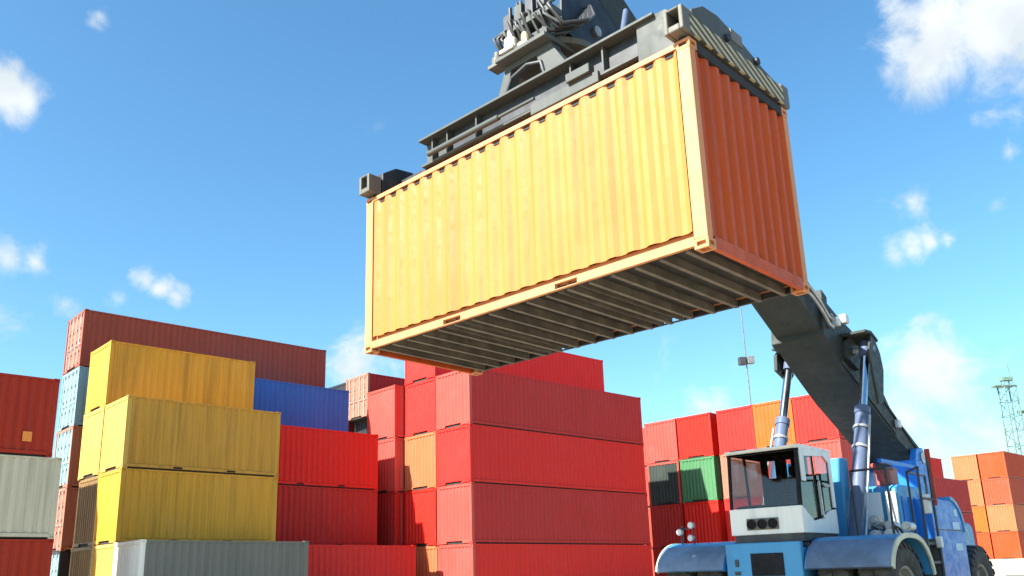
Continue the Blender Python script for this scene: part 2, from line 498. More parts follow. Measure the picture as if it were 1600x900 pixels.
def container(name, label, origin, yaw, L, H, paint_side, end_left='panel', end_right='panel', paint_end=None, full=False, group=None, underside=False, door_paint=None, panel_paint=None, side_paint=None):
    """origin: centre of the base; local -x end is 'left'. end kinds: panel, door, open"""
    pe = paint_end or paint_side
    e = empty(name, origin, yaw)
    tag(e, label, 'container', group)
    lx, hy = L / 2, CW / 2
    # frame
    post = cached(('post', H, full), lambda: MB().box(-.085, .085, -.06, .06, .118, H - .118).mesh('corner_post') if full else
                  post_mesh(H))
    for sx in (-1, 1):
        for sy in (-1, 1):
            place('corner_post', post, pe if sx < 0 else paint_side, e, (sx * (lx - .089), sy * (hy - (.0605 if full else .081)), 0), bevel=.008 if full else 0)
            if full:
                cm = cached('casting', casting_mesh)
                for zc in (.059, H - .059):
                    place('corner_casting', cm, paint_side, e, (sx * (lx - .089), sy * (hy - .081), zc), bevel=.004)
    tr = cached(('trail', L, full), lambda: MB().box(-L / 2 + .178, L / 2 - .178, 0, .010 if full else .06, -.078, -.012 if full else -.020).mesh('top_rail'))
    br = cached(('brail', L), lambda: rail_bottom_mesh(L, L < 7))
    sp = cached(('side', L, H, full), lambda: corrugated(L - (.385 if full else .356), .158 + (.075 if full else .012), H - (.03 if full else .078), .278, 0.033 if full else .040, .072, 'side_panel'))
    for sy in (-1, 1):
        rot = (0, 0, 0) if sy < 0 else (0, 0, math.pi)
        place('top_rail', tr, paint_side, e, (0, sy * (hy - .004), H), rot)
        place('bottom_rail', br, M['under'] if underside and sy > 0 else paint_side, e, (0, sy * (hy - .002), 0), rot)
        place('side_panel', sp, side_paint or paint_side, e, (0, sy * (hy - (.017 if full else .012)), 0), rot)
    if full:
        for sy in (-1, 1):                    # black strip painted as the shadow gap in the folds under the top rail
            MB().box(-lx + .19, lx - .19, sy * (hy - .048) - .010, sy * (hy - .048) + .014, H - .135, H - .080).build('fold_shade', M['gap'], e)
    if full:                                  # recessed web behind the slot above the bottom rail
        wb = MB().box(-lx + .178, lx - .178, -hy + .092, -hy + .10, .12, .25).box(-lx + .178, lx - .178, hy - .10, hy - .092, .12, .25)
        wb.build('rail_web', paint_side, e)
    # ends
    ww = CW - .324
    hd = cached(('head', H), lambda: MB().box(0, .06, -ww / 2, ww / 2, H - .13, H - .012).mesh('header'))
    sl = cached(('sill', full), lambda: MB().box(0, .06, -ww / 2, ww / 2, .012, .158).mesh('sill') if full else MB().box(0, .06, -ww / 2, -.56, .03, .125).box(0, .06, .56, ww / 2, .03, .125).box(0, .06, -ww / 2, ww / 2, .125, .158).mesh('sill'))
    ep = cached(('end', H), lambda: corrugated(CW - .242, .158, H - .13, .235, .045, .062, 'end_panel'))
    for sx, kind in ((-1, end_left), (1, end_right)):
        p = pe if sx < 0 else paint_side
        rot = (0, 0, 0) if sx < 0 else (0, 0, math.pi)
        place('header', hd, M['gap'] if full else p, e, (sx * (lx - .003), 0, 0), rot)  # lifted container's headers are blackened to imitate the shadow under the spreader
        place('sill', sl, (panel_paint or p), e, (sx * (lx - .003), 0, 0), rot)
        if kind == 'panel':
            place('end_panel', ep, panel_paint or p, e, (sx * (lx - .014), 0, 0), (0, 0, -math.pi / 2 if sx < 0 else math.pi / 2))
        elif kind == 'door':
            dm = cached(('door', H), lambda: door_mesh(H))
            rm = cached(('rod', H), lambda: rod_mesh(H))
            w = ww / 2 - .004
            for k in (0, 1):
                d = place('door', dm, door_paint or p, e)
                d.location = (sx * (lx - .03), (-sx) * 0, 0)
                if sx < 0: d.rotation_euler = (0, 0, -math.pi / 2); d.location.y = ww / 2 if k == 0 else -.004
                else: d.rotation_euler = (0, 0, math.pi / 2); d.location.y = -ww / 2 if k == 0 else .004
                for q in (.28, .75):
                    place('lock_rod', rm, M['steel'], d, (w * q, 0, 0))
    place('roof', cached(('roof', L, H), lambda: roof_mesh(L, H)), paint_side, e)
    fl = cached(('floor', L, full), lambda: MB().box(-L / 2 + .06, L / 2 - .06, -CW / 2 + .07, CW / 2 - .07, .140, .168).mesh('floor') if full else MB().box(-L / 2 + .07, L / 2 - .07, -CW / 2 + .07, CW / 2 - .07, .006, .168).mesh('floor'))
    place('floor', fl, M['under'], e)
    if underside:
        cmm = MB()
        cmm.box(-.012, .012, -CW / 2 + .058, CW / 2 - .058, .03, .139).box(-.028, .028, -CW / 2 + .058, CW / 2 - .058, .022, .030)
        cme = cmm.mesh('cross_member')
        n = 17
        for i in range(n):
            x = -lx + .30 + (L - .6) * i / (n - 1)
            place('cross_member', cme, M['underbeam'], e, (x, 0, 0))
        for q in (-1.035, 1.035):
            MB().box(q - .175, q - .168, -hy + .058, hy - .058, .028, .139).box(q + .168, q + .175, -hy + .058, hy - .058, .028, .139).build('fork_pocket', M['underbeam'], e)
    return e

# yard grid: a runs along the containers (to the right and away), b across them (to the left and away)
GY = R(41.303)
gu = Vector((math.cos(GY), math.sin(GY), 0))
gv = Vector((-math.sin(GY), math.cos(GY), 0))
Y0 = Vector((-12.621, 30.037, 0))
def yard(label, a, b, z, L, H, ps, group, el='panel', er='panel', pe=None, dp=None, pp=None):
    j = random.uniform(-.012, .012)
    o = Y0 + gu * (a + L / 2 + random.uniform(-.02, .02)) + gv * (b + CW / 2 + j) + Vector((0, 0, z))
    return container('shipping_container', label, o, GY, L, H, ps, el, er, pe, group=group, door_paint=dp, panel_paint=pp)
k = CH
HID = 'containers hidden inside the yard stacks'
HIDL = 'plain container standing hidden behind or beneath the front stacks'
S1 = 'containers of the yellow stack'
yard('yellow container on the ground behind the grey one, lowest of the yellow stack', 0, 0, 0, CL20, CH, M['yellow_c'], S1)
yard('yellow container directly above the grey one, second from the ground', 0, 0, k, CL20, CH, M['yellow'], S1)
yard('ochre yellow container above the middle yellow one, under the topmost yellow', 0, 0, 2 * k, CL20, CH, M['yellow_b'], S1, pe=M['yellow_c'])  # end gets a lighter yellow than the side, as a sunlit copy
yard('shaded brown container end at ground level behind the yellow stack corner', 0, 2.5, 0, CL20, CH, M['umber'], S1)
yard('shaded brown container end, second from the ground beside the yellow corner', 0.05, 2.5, k, CL20, CH, M['umber'], S1)
yard('pale yellow container end left of the ochre container, third from the ground', 0, 2.5, 2 * k, CL20, CH, M['yellow_c'], S1)
yard('topmost yellow container, set back below the long brown one', 0, 2.5, 3 * k, CL20, CH, M['yellow'], S1)
S2 = 'containers of the front bottom row'
yard('grey container with end painted sunlit pale at the bottom edge, under the yellow stack', -.14, -2.75, 0, CL20, CH, M['grey'], S2, pe=M['greyend'])  # end paint lightened to look sunlit although the left stack shades it
yard('red container at the bottom edge, right of the grey one', 6.75, 0, 0, CL20, CH, M['red_c'], S2)
S3 = 'containers between the yellow and the red stack'
yard(HIDL, 6.45, 2.5, 0, CL20, CH, M['darkred'], HID)
yard('dark red container between the yellow stack and the red stack, below the bright red', 6.45, 2.5, k, CL20, CH, M['darkred'], S3)
yard('bright red container right of the yellow stack, under the blue one', 6.45, 2.5, 2 * k, CL20, CH, M['red'], S3)
for i in range(3):
    yard(HIDL, 6.5, 5.2, i * k, CL20, CH, M['brown'], HID)
yard('cobalt blue container resting above the bright red one', 6.5, 5.2, 3 * k, CL20, CH, M['blue'], S3)
S4 = 'containers of the long brown stack'
yard('dark container low in the gap at the far left', .35, 7.5, 0, CL40, CH, M['black'], S4, el='door', dp=M['ltblue'])
yard('salmon brown container door end in the far left gap, second from the ground', .35, 7.5, k, CL40, CH, M['salmon'], S4, el='door')
yard('brown container door end in the far left gap, third from the ground', .35, 7.5, 2 * k, CL40, CH, M['salmon'], S4, el='door', dp=M['ltblue'])
yard('pale blue container door end under the long brown container', .35, 7.5, 3 * k, CL40, CH, M['ltblue'], S4, el='door')
yard('long reddish brown container on top of the left stacks against the sky', .35, 7.5, 4 * k, CL40, CH, M['brown'], S4, el='door', dp=M['salmon'])
S5 = 'containers of the far left stack'
yard('red rusty container cut by the left edge, at the bottom', -2.69 - CL20, -2.6, 0, CL20, CH, M['rust'], S5)
yard('dirty white container cut by the left edge, between two red ones', -2.69 - CL20, -2.6, k, CL20, 2.438, M['white'], S5)
lr = yard('dark red container with an orange placard, topmost at the left edge', -3.0 - CL20, -2.6, k + 2.438, CL20, 2.438, M['rust'], S5)
pl = MB().box(2.14, 2.40, -CW / 2 - .004, -CW / 2 + .001, .42, .72).build('placard', plain('orange_placard', (.75, .24, .03), .5, 0, .1), lr)
for i in range(3):
    yard(HIDL, -3.4 - CL20, 3.0, i * k, CL20, CH, M['brown'], HID)
S6 = 'containers behind the blue one'
for i in range(3):
    yard(HIDL, 17.3, 10.5, i * k, CL40, CH, M['brown'], HID)
yard('container painted shade-black below the brown door end', 17.9, 10.5, 3 * k, CL40, CH, M['black'], S6)  # black paint stands in for the deep shade here
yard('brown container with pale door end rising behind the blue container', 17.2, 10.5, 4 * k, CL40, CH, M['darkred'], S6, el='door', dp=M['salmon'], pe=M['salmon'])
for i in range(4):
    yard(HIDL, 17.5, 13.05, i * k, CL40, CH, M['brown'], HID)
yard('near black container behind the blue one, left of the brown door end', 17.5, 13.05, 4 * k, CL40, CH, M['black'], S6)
S7 = 'containers of the tall red stack'
yard(HIDL, 13.6, 2.72, 0, CL40, CH, M['darkred'], HID)
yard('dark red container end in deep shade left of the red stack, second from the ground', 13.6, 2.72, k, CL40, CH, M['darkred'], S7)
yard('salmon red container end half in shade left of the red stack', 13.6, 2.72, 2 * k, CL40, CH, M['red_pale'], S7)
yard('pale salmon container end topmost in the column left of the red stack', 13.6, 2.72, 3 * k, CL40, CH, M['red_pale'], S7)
yard(HIDL, 19.7, 2.72, 4 * k, CL20, CH, M['red_pale'], HID)
yard('amber container end at the bottom of the middle column of the red stack', 14.16, .2, 0, CL40, CH, M['amber'], S7)
yard('bright scarlet container end, second in the middle column of the red stack', 14.08, .2, k, CL40, CH, M['red'], S7)
yard('amber yellow container end amid the red stack, third in its column', 14.11, .2, 2 * k, CL40, CH, M['amber'], S7)
yard('salmon red container end above the amber one in the red stack', 14.13, .2, 3 * k, CL40, CH, M['red_c'], S7)
yard('red container topmost of the red stack, partly under the lifted container', 14.1, .2, 4 * k, CL40, CH, M['red_c'], S7)
yard('lowest long red container of the tall red stack, cut by the bottom edge', 14.14, -2.28, 0, CL40, CH, M['red_c'], S7, pe=M['red_pale'])  # end painted paler than the side to look sunlit
yard('long crimson container second from the ground in the tall red stack', 14.09, -2.28, k, CL40, CH, M['red_b'], S7, pe=M['red_pale'])  # sunlit paleness of the end is in its paint
yard('long bright red container third from the ground in the tall red stack', 14.11, -2.28, 2 * k, CL40, CH, M['red_c'], S7)
yard('long crimson container at the top of the front column of the red stack', 14.11, -2.28, 3 * k, CL40, CH, M['red_b'], S7, pe=M['red_pale'])  # paler end paint raises the sun and shade contrast
S8 = 'containers of the back stack behind the machine'
BC = [.66, -1.88, -4.72, -7.15, -9.62]
ctop = [('red container end topmost beside the red stack, leftmost behind the machine', 'red_pale'), ('bright red container end topmost, second from the left behind the machine', 'red'),
        ('red container end topmost, just left of the orange one behind the machine', 'red_c'), ('orange container end topmost behind the cab roof', 'orange'), ('red container end topmost, seen under the boom right of the cab roof', 'red_c')]
for i, (lb, pm) in enumerate(ctop):
    yard(lb, 33.3, BC[i], 3 * k, CL20, CH, M[pm], S8)
row2 = [('container with red frame and end painted dark as shadow, left of the green end', 'red_pale'), ('green container end half shaded beside the cab', 'green'), ('salmon container end directly behind the cab window', 'salmon'),
        ('faded red container end behind the cab, third from the ground', 'red_pale'), ('pale red container end behind the cab door, under the boom', 'red_pale')]
for i, (lb, pm) in enumerate(row2):
    yard(lb, 33.3, BC[i], 2 * k, CL20, CH, M[pm], S8, pp=M['shade_dark'] if i == 0 else None)  # leftmost end panel carries its shadow in the paint
row1 = [('dark red container end in shadow below the shade-painted one, by the red stack', 'darkred'), ('red container end below the green one', 'red'), ('red container end behind the lower cab, second from the ground', 'red_c'),
        ('salmon container end behind the cab corner, second from the ground', 'salmon'), ('red container end behind the blue pillar, second from the ground', 'red_pale')]
for i, (lb, pm) in enumerate(row1):
    yard(lb, 33.3, BC[i], k, CL20, CH, M[pm], S8)
for i in range(5):
    yard(HIDL if i else 'dark red container end low in shadow beside the round work lamps', 33.3, BC[i], 0, CL20, CH, M['darkred'], HID if i else S8)
for i in range(4):
    yard(HIDL, 34.4, 3.22, i * k, CL20, CH, M['red_pale'], HID)
S9 = 'containers of the distant right stacks'
# two dark red stacks side-on
for i, lb in enumerate(['dark red container far right behind the machine, lowest of the nearer row', 'dark red container far right, middle of the nearer row', 'dark red container far right, top of the nearer row behind the blue fender']):
    yard(lb, 65.4 - CL40, -4.1, i * k, CL40, CH, M['red_b'], S9)
for i in range(3):
    yard(HIDL, 70.9 - CL40, -.3, i * k, CL40, CH, M['red_c'], HID)
yard('red container far right, topmost next to the pale orange ends', 70.9 - CL40, -.3, 3 * k, CL40, CH, M['red'], S9)
PZ = 1.66
pf = MB()
pf.box(0, 60, -30, 60, 0, PZ)
po = pf.build('platform', M['platform'], None, bevel=.03)
po.location = Y0 + gu * 83.2
po.rotation_euler = (0, 0, GY)
tag(po, 'pale concrete terrace under the far right container stack', None, None, 'structure')
far_l = ['amber', 'amber', 'orange', 'orange_b']
rows = [(['orange container end far right, lowest of the left column', 'orange container end far right, second in the left column', 'pale orange container end far right, third in the left column', 'pale orange container end far right, topmost of the left column'], 1.5, ['orange_b', 'orange', 'amber', 'amber']),
        (['tangerine container end far right, lowest of the right column', 'amber container end far right, second in the right column', 'reddish container end far right, third in the right column', 'orange container end far right, topmost of the right column with dark side'], -1.05, ['orange_b', 'amber', 'tile', 'orange_b'])]
for lbs, b, pm in rows:
    for i in range(4):
        yard(lbs[i], 84.6, b, PZ + i * k, CL40, CH, M[pm[i]], S9)

# ------------------------------------------------------------------ lifted container
HYAW = R(135.141)
hl = Vector((math.cos(HYAW), math.sin(HYAW), 0))        # towards the far left end
hw = Vector((math.sin(HYAW), -math.cos(HYAW), 0))       # away from the camera, towards the machine
HB = Vector((2.49, 8.655, 4.636))
HC0 = HB + hl * (CL20 / 2) + hw * (CW / 2)
# local -x is the right hand end; the camera-side wall is local -y after turning by yaw+180
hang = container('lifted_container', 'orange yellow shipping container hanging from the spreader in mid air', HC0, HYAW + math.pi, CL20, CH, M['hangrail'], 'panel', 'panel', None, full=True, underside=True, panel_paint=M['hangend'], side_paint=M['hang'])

# ------------------------------------------------------------------ spreader and reach stacker
# machine frame: t = metres behind the middle of the lifted container, y = metres to the machine's left, z up
HM = Vector((HC0.x, HC0.y, 0))
T0 = 8.5
def at_stacker(t, y, z): return (t - T0, -y, z)
ZS = HB.z + CH                                   # roof of the lifted container
def at_spreader(t, y, z): return (t, -y, z - ZS)
BOOM_YAW = math.atan2(hw.y, hw.x)

M['mblue'] = paint('machine_blue_enamel', (0.055, 0.26, 0.5), dirt=0.3, rust=0.03, fade=.15, rough=.38)
M['mblue2'] = paint('machine_royal_blue_enamel', (0.018, 0.16, 0.54), dirt=0.15, rust=0.02, fade=0.03, rough=.35)
M['mwhite'] = paint('cab_white_enamel', (0.7, 0.72, 0.7), dirt=0.3, rust=0.03, fade=.05, rough=.4)
M['boom'] = paint('boom_dark_grey_enamel', (0.03, 0.036, 0.031), dirt=0.3, rust=0.03, fade=.15, rough=.55)
M['navy'] = paint('cylinder_navy_enamel', (0.085, 0.115, 0.19), dirt=0.3, rust=0.02, fade=.1, rough=.4)
M['chrome'] = plain('chromed_rod', (0.55, 0.57, 0.60), 0.18, 1.0, .1)
M['rubber'] = plain('tyre_rubber', (0.055, 0.052, 0.046), 0.85, 0, .4, 6)
M['dust'] = plain('dusty_mudguard_enamel', (0.11, 0.16, 0.25), 0.6, 0, .3, 2)
M['rim'] = plain('wheel_rim_enamel', (0.30, 0.29, 0.24), 0.55, 0.1, .35)
M['spgrey'] = paint('spreader_grey_enamel', (0.068, 0.077, 0.073), dirt=0.35, rust=0.06, fade=.2, rough=.5)
M['sppale'] = paint('spreader_pale_enamel', (0.125, 0.12, 0.105), dirt=0.35, rust=0.10, fade=.2, rough=.5)
M['spdark'] = plain('spreader_dark_steel', (0.035, 0.038, 0.044), 0.5, 0.3, .4)
M['hose'] = plain('black_hose_rubber', (0.02, 0.02, 0.022), 0.5)
M['void'] = plain('matt_black_void', (0.006, 0.006, 0.007), 0.95)  # near-black painted for the darkness in the lock holes and the cab
M['void'].node_tree.nodes['Principled BSDF'].inputs['Specular IOR Level'].default_value = 0.0
M['brass'] = plain('yellow_zinc_fitting', (0.42, 0.36, 0.20), 0.4, 0.5, .3)
M['lamp'] = plain('lamp_lens', (0.55, 0.55, 0.53), 0.2, 0.0, .05)
M['seat'] = plain('black_seat_fabric', (0.02, 0.021, 0.024), 0.9)
M['seat'].node_tree.nodes['Principled BSDF'].inputs['Specular IOR Level'].default_value = 0.1
M['decal'] = plain('pale_blue_decal', (0.35, 0.55, 0.70), 0.5, 0, .08)
M['yedge'] = plain('cream_edge_enamel', (0.50, 0.49, 0.36), 0.5, 0, .2)
def hazard():
    m, t, b = mat_nodes('hazard_stripes')
    c = N(t, 'ShaderNodeTexCoord')
    sx = N(t, 'ShaderNodeSeparateXYZ')
    t.links.new(c.outputs['Object'], sx.inputs[0])
    ad = N(t, 'ShaderNodeMath', operation='MULTIPLY_ADD'); ad.inputs[1].default_value = 0.42
    t.links.new(sx.outputs['X'], ad.inputs[0]); t.links.new(sx.outputs['Z'], ad.inputs[2])
    fr = N(t, 'ShaderNodeMath', operation='PINGPONG'); fr.inputs[1].default_value = 0.055
    t.links.new(ad.outputs[0], fr.inputs[0])
    n = noise(t, coords(t), 5.0, 4.0)
    cr = mix(t, rng(t, fr.outputs[0], .022, .033), (0.05, 0.045, 0.03), (0.42, 0.36, 0.20))
    cr = mix(t, rng(t, n, .5, .75, 0, .6), cr, (0.16, 0.13, 0.10))
    t.links.new(cr, b.inputs['Base Color'])
    b.inputs['Roughness'].default_value = .6
    return m
M['hazard'] = hazard()
def glass(name, tint=(0.36, 0.41, 0.43)):
    m, t, b = mat_nodes(name)
    b.inputs['Base Color'].default_value = (*tint, 1)
    b.inputs['Roughness'].default_value = 0.03
    b.inputs['Transmission Weight'].default_value = 1.0
    b.inputs['IOR'].default_value = 1.4
    return m
M['glass'] = glass('cab_glass')

# --- spreader -----------------------------------------------------
sp = empty('container_spreader', HM + Vector((0, 0, ZS)), BOOM_YAW)
tag(sp, 'grey steel container spreader gripping the top of the lifted container', 'spreader')
def SB(): return MB(at_spreader)
z0 = ZS
for tc_ in (-.62, .62):                                   # two main guide beams with flanges
    bm_ = SB()
    bm_.box(tc_ - .24, tc_ + .20, -2.15, 2.35, z0 + .825, z0 + .865)
    bm_.box(tc_ - .17, tc_ + .17, -2.15, 2.35, z0 + .40, z0 + .44)
    bm_.box(tc_ - .055, tc_ + .055, -2.15, -1.55, z0 + .44, z0 + .825)
    for yy in (-1.9, -1.55, -.9, .95, 1.5, 2.3):
        bm_.box(tc_ - .165, tc_ + .165, yy - .015, yy + .015, z0 + .44, z0 + .825)
    gb = bm_.build('guide_beam', M['spgrey'], sp, bevel=.006)
    SB().box(tc_ - .06, tc_ + .06, -1.55, 2.35, z0 + .441, z0 + .824).build('beam_web', M['spdark'], gb)  # web darkened to imitate the shadow band under the top flange
    ib = SB()                                               # inner telescoping beam
    ib.box(tc_ - .09, tc_ + .09, -2.85, -2.152, z0 + .17, z0 + .42)
    ib.box(tc_ - .09, tc_ + .09, -2.152, 2.353, z0 + .20, z0 + .398)
    ib.build('telescoping_beam', M['spdark'], sp, bevel=.006)
    rb_ = SB()                                              # deep plate joining the right end beam
    rb_.prism([(2.06, z0 + .30), (2.80, z0 + .12), (2.80, z0 + .60), (2.5, z0 + .86), (2.06, z0 + .868)], tc_ - .175 if tc_ < 0 else tc_ - .1, tc_ + .1 if tc_ < 0 else tc_ + .175, 'x')
    rb_.build('end_plate', M['spgrey'], sp, bevel=.008)
# cylinders along the near beam
c_ = SB().tube((-.86, -1.9, z0 + .52), (-.86, -.35, z0 + .52), .045).tube((-.86, -.35, z0 + .52), (-.86, .35, z0 + .52), .025)
c_.build('extension_cylinder', M['spgrey'], sp, smooth=40)
c_ = SB().box(-.84, -.78, .25, 1.45, z0 + .30, z0 + .47).box(-.90, -.77, .95, 1.35, z0 + .47, z0 + .60)
c_.build('valve_box', M['spgrey'], sp, bevel=.01)
for s in (1, -1):                                           # end beams with twistlock housings
    y0_, y1_ = (2.76, 3.04) if s > 0 else (-3.04, -2.76)
    e_ = SB()
    e_.prism([(-1.08, z0 + .06), (1.08, z0 + .06), (1.08, z0 + .34), (.70, z0 + .40), (.1, z0 + .56), (-.45, z0 + .66), (-.80, z0 + .62), (-1.08, z0 + .44)], y0_ + .02, y1_ - .02, 'y')
    eb = e_.build('end_beam', M['spgrey'] if s > 0 else M['spdark'], sp, bevel=.012)
    st = SB()
    yo = y1_ if s > 0 else y0_
    st.box(-1.20, 1.12, min(yo - .019 * s, yo + .012 * s), max(yo - .019 * s, yo + .012 * s), z0 + .05, z0 + .30)
    st.build('stripe_plate', M['hazard'], eb)
    for tt in (-.30, .45):
        SB().tube((tt, yo - .02 * s, z0 + .40), (tt, yo + .03 * s, z0 + .40), .05, n=12).build('pin', M['spdark'], eb, smooth=40)
    fl = SB().box(-.18, .10, yo - .02 * s if s > 0 else yo, yo if s > 0 else yo - .02 * s, z0 + .44, z0 + .60)
    fl.build('gusset', M['sppale'], eb)
    for tt in (-1, 1):                                      # twistlock housing: box frame with a deep opening
        h_ = SB()
        ta, tb = (-1.36, -1.10) if tt < 0 else (1.10, 1.30)
        yc0, yc1 = (2.79, 3.05) if s > 0 else (-3.05, -2.79)
        h_.box(ta, tb, yc0, yc0 + .055, z0 + .045, z0 + .36)
        h_.box(ta, tb, yc1 - .055, yc1, z0 + .045, z0 + .36)
        h_.box(ta, tb, yc0 + .055, yc1 - .055, z0 + .045, z0 + .13)
        h_.box(ta, tb, yc0 + .055, yc1 - .055, z0 + .33, z0 + .36)
        h_.box(tb - .03, tb, yc0 + .055, yc1 - .055, z0 + .13, z0 + .30) if tt < 0 else h_.box(ta, ta + .03, yc0 + .055, yc1 - .055, z0 + .13, z0 + .30)
        ho = h_.build('twistlock_housing', M['sppale'], sp, bevel=.02)
        SB().box(tt * 1.14 - .06, tt * 1.14 + .06, (yc0 + yc1) / 2 - .04, (yc0 + yc1) / 2 + .04, z0 - .06, z0 + .045).build('twistlock', M['spdark'], ho, bevel=.01)
        SB().box(tb - .045, tb - .032, yc0 + .056, yc1 - .056, z0 + .143, z0 + .327).build('lock_shade_plate', M['void'], ho) if tt < 0 else None  # black plate stands in for the shade deep in the opening
# trapezoid yoke frames over the guide beams, with an opening
for tc_ in (-.62, .62):
    yk = SB()
    for poly in ([(-.52, .866), (-.30, .866), (-.20, 1.30), (-.34, 1.30)], [(.42, .866), (.88, .866), (.62, 1.30), (.30, 1.30)], [(-.34, 1.302), (.62, 1.302), (.58, 1.40), (-.32, 1.40)]):
        yk.prism([(a, z0 + b) for a, b in poly], tc_ - .10, tc_ + .10, 'x')
    yk.build('yoke_frame', M['spgrey'], sp, bevel=.01)
SB().box(-.9, .9, -.36, .62, z0 + 1.402, z0 + 1.47).build('yoke_deck', M['spgrey'], sp, bevel=.01)
SB().path([(-.74, -.28, z0 + .93), (-.76, -.15, z0 + 1.12), (-.76, .15, z0 + 1.2), (-.74, .40, z0 + 1.14), (-.72, .44, z0 + .95)], .03).build('lifting_loop', M['spdark'], sp, smooth=50)
# slew ring, motors and hydraulic clutter
SB().lathe([(0.02, 0), (.70, 0), (.70, .10), (.60, .10), (.60, .17), (.02, .17)], (0, .1, z0 + 1.472), 'z', 40).build('slew_ring', M['sppale'], sp, smooth=40)
rnd = random.Random(3)
mo = [(-.66, -.52, 1.50, .09, .26, 'sppale'), (-.80, -.10, 1.50, .11, .34, 'lamp'), (-.76, .16, 1.52, .08, .30, 'brass'), (-.30, -.30, 1.65, .12, .50, 'sppale'), (-.55, .42, 1.5, .09, .45, 'brass'), (-.2, .25, 1.65, .14, .6, 'spgrey')]
for (t_, y_, zz, r_, h_, mm) in mo:
    o_ = SB().tube((t_, y_, z0 + zz), (t_, y_, z0 + zz + h_ * .6), r_, n=18).tube((t_, y_, z0 + zz + h_ * .6), (t_, y_, z0 + zz + h_), r_ * .6, n=14).box(t_ - r_ * 1.2, t_ + r_ * 1.2, y_ - r_ * 1.2, y_ + r_ * 1.2, z0 + zz - .02, z0 + zz + .03)
    o_.build('slew_motor', M[mm], sp, smooth=40)
for i in range(4):
    y_ = -.22 + i * .22
    SB().box(-.84, -.66, y_, y_ + .15, z0 + 1.90 + .05 * (i % 2), z0 + 2.15 + .06 * (i % 3)).tube((-.75, y_ + .07, z0 + 2.12), (-.75, y_ + .07, z0 + 2.32), .03).build('control_valve', M['spgrey' if i % 2 else 'spdark'], sp, bevel=.01)
SB().box(-.86, -.60, -.28, .72, z0 + 1.80, z0 + 1.90).box(-.8, -.7, -.22, -.14, z0 + 1.47, z0 + 1.80).box(-.8, -.7, .50, .58, z0 + 1.47, z0 + 1.80).build('valve_rack', M['spgrey'], sp, bevel=.008)
for i in range(16):
    y_ = -.30 + i * .07
    a_ = rnd.uniform(-.12, .12)
    pts = [(-.78 + rnd.uniform(-.05, .05), y_, z0 + 1.95), (-.90, y_ + a_, z0 + 1.80 + rnd.uniform(-.1, .2)), (-.74, y_ + a_ * 2 + .1, z0 + 1.55), (-.45, y_ + .35 + a_, z0 + 1.62), (-.1, y_ * .5 + .55, z0 + 1.95), (.3, .35 + y_ * .3, z0 + 2.5)]
    pp = []
    for j in range(len(pts) - 1):
        for q in (0, .34, .67):
            pp.append(tuple(pts[j][c] * (1 - q) + pts[j + 1][c] * q for c in range(3)))
    pp.append(pts[-1])
    SB().path(pp, .02 + .006 * (i % 3), 7).build('hose', M['hose' if i % 3 else 'spgrey'], sp, smooth=60)
# damping cylinders from the slew head to the boom nose
for y_ in (-.95, .98):
    SB().tube((.25, y_, z0 + 1.0), (.75, y_ * .82, z0 + 2.0), .075, n=16).tube((.75, y_ * .82, z0 + 2.0), (1.1, y_ * .7, z0 + 2.75), .045, n=14).build('damping_cylinder', M['navy'], sp, smooth=40)
    SB().box(.10, .40, y_ - .09, y_ + .09, z0 + .866, z0 + 1.05).build('cylinder_lug', M['spgrey'], sp, bevel=.01)
SB().box(-.35, .55, -.30, .40, z0 + 1.643, z0 + 2.15).build('tilt_block', M['spdark'], sp, bevel=.03)

# --- reach stacker ------------------------------------------------
rs = empty('reach_stacker', HM + hw * T0, BOOM_YAW)
tag(rs, 'blue reach stacker with white cab and dark grey boom holding up the container', 'reach stacker')
def RB(): return MB(at_stacker)
# chassis
ch = RB()
ch.box(5.16, 13.6, -.66, .70, .72, 1.60)
ch.box(5.05, 5.16, -.68, .72, .55, 1.70)
ch.box(5.6, 6.35, -.95, .95, .62, 1.02)
ch.box(11.2, 12.2, -.95, .95, .62, 1.0)
ch.box(7.3, 11.0, -1.35, 1.35, .85, 1.55)
chassis = ch.build('chassis', M['mblue'], rs, bevel=.02)
RB().box(5.035, 5.052, -.20, .40, 1.14, 1.52).build('front_hatch', M['seat'], chassis, bevel=.01)
RB().box(5.03, 5.048, -.50, -.44, 1.30, 1.42).box(5.03, 5.048, -.52, -.42, 1.16, 1.22).build('latch', M['spdark'], chassis)
RB().box(5.30, 7.4, -.70, .76, 1.602, 1.68).build('cab_deck', M['spdark'], chassis)
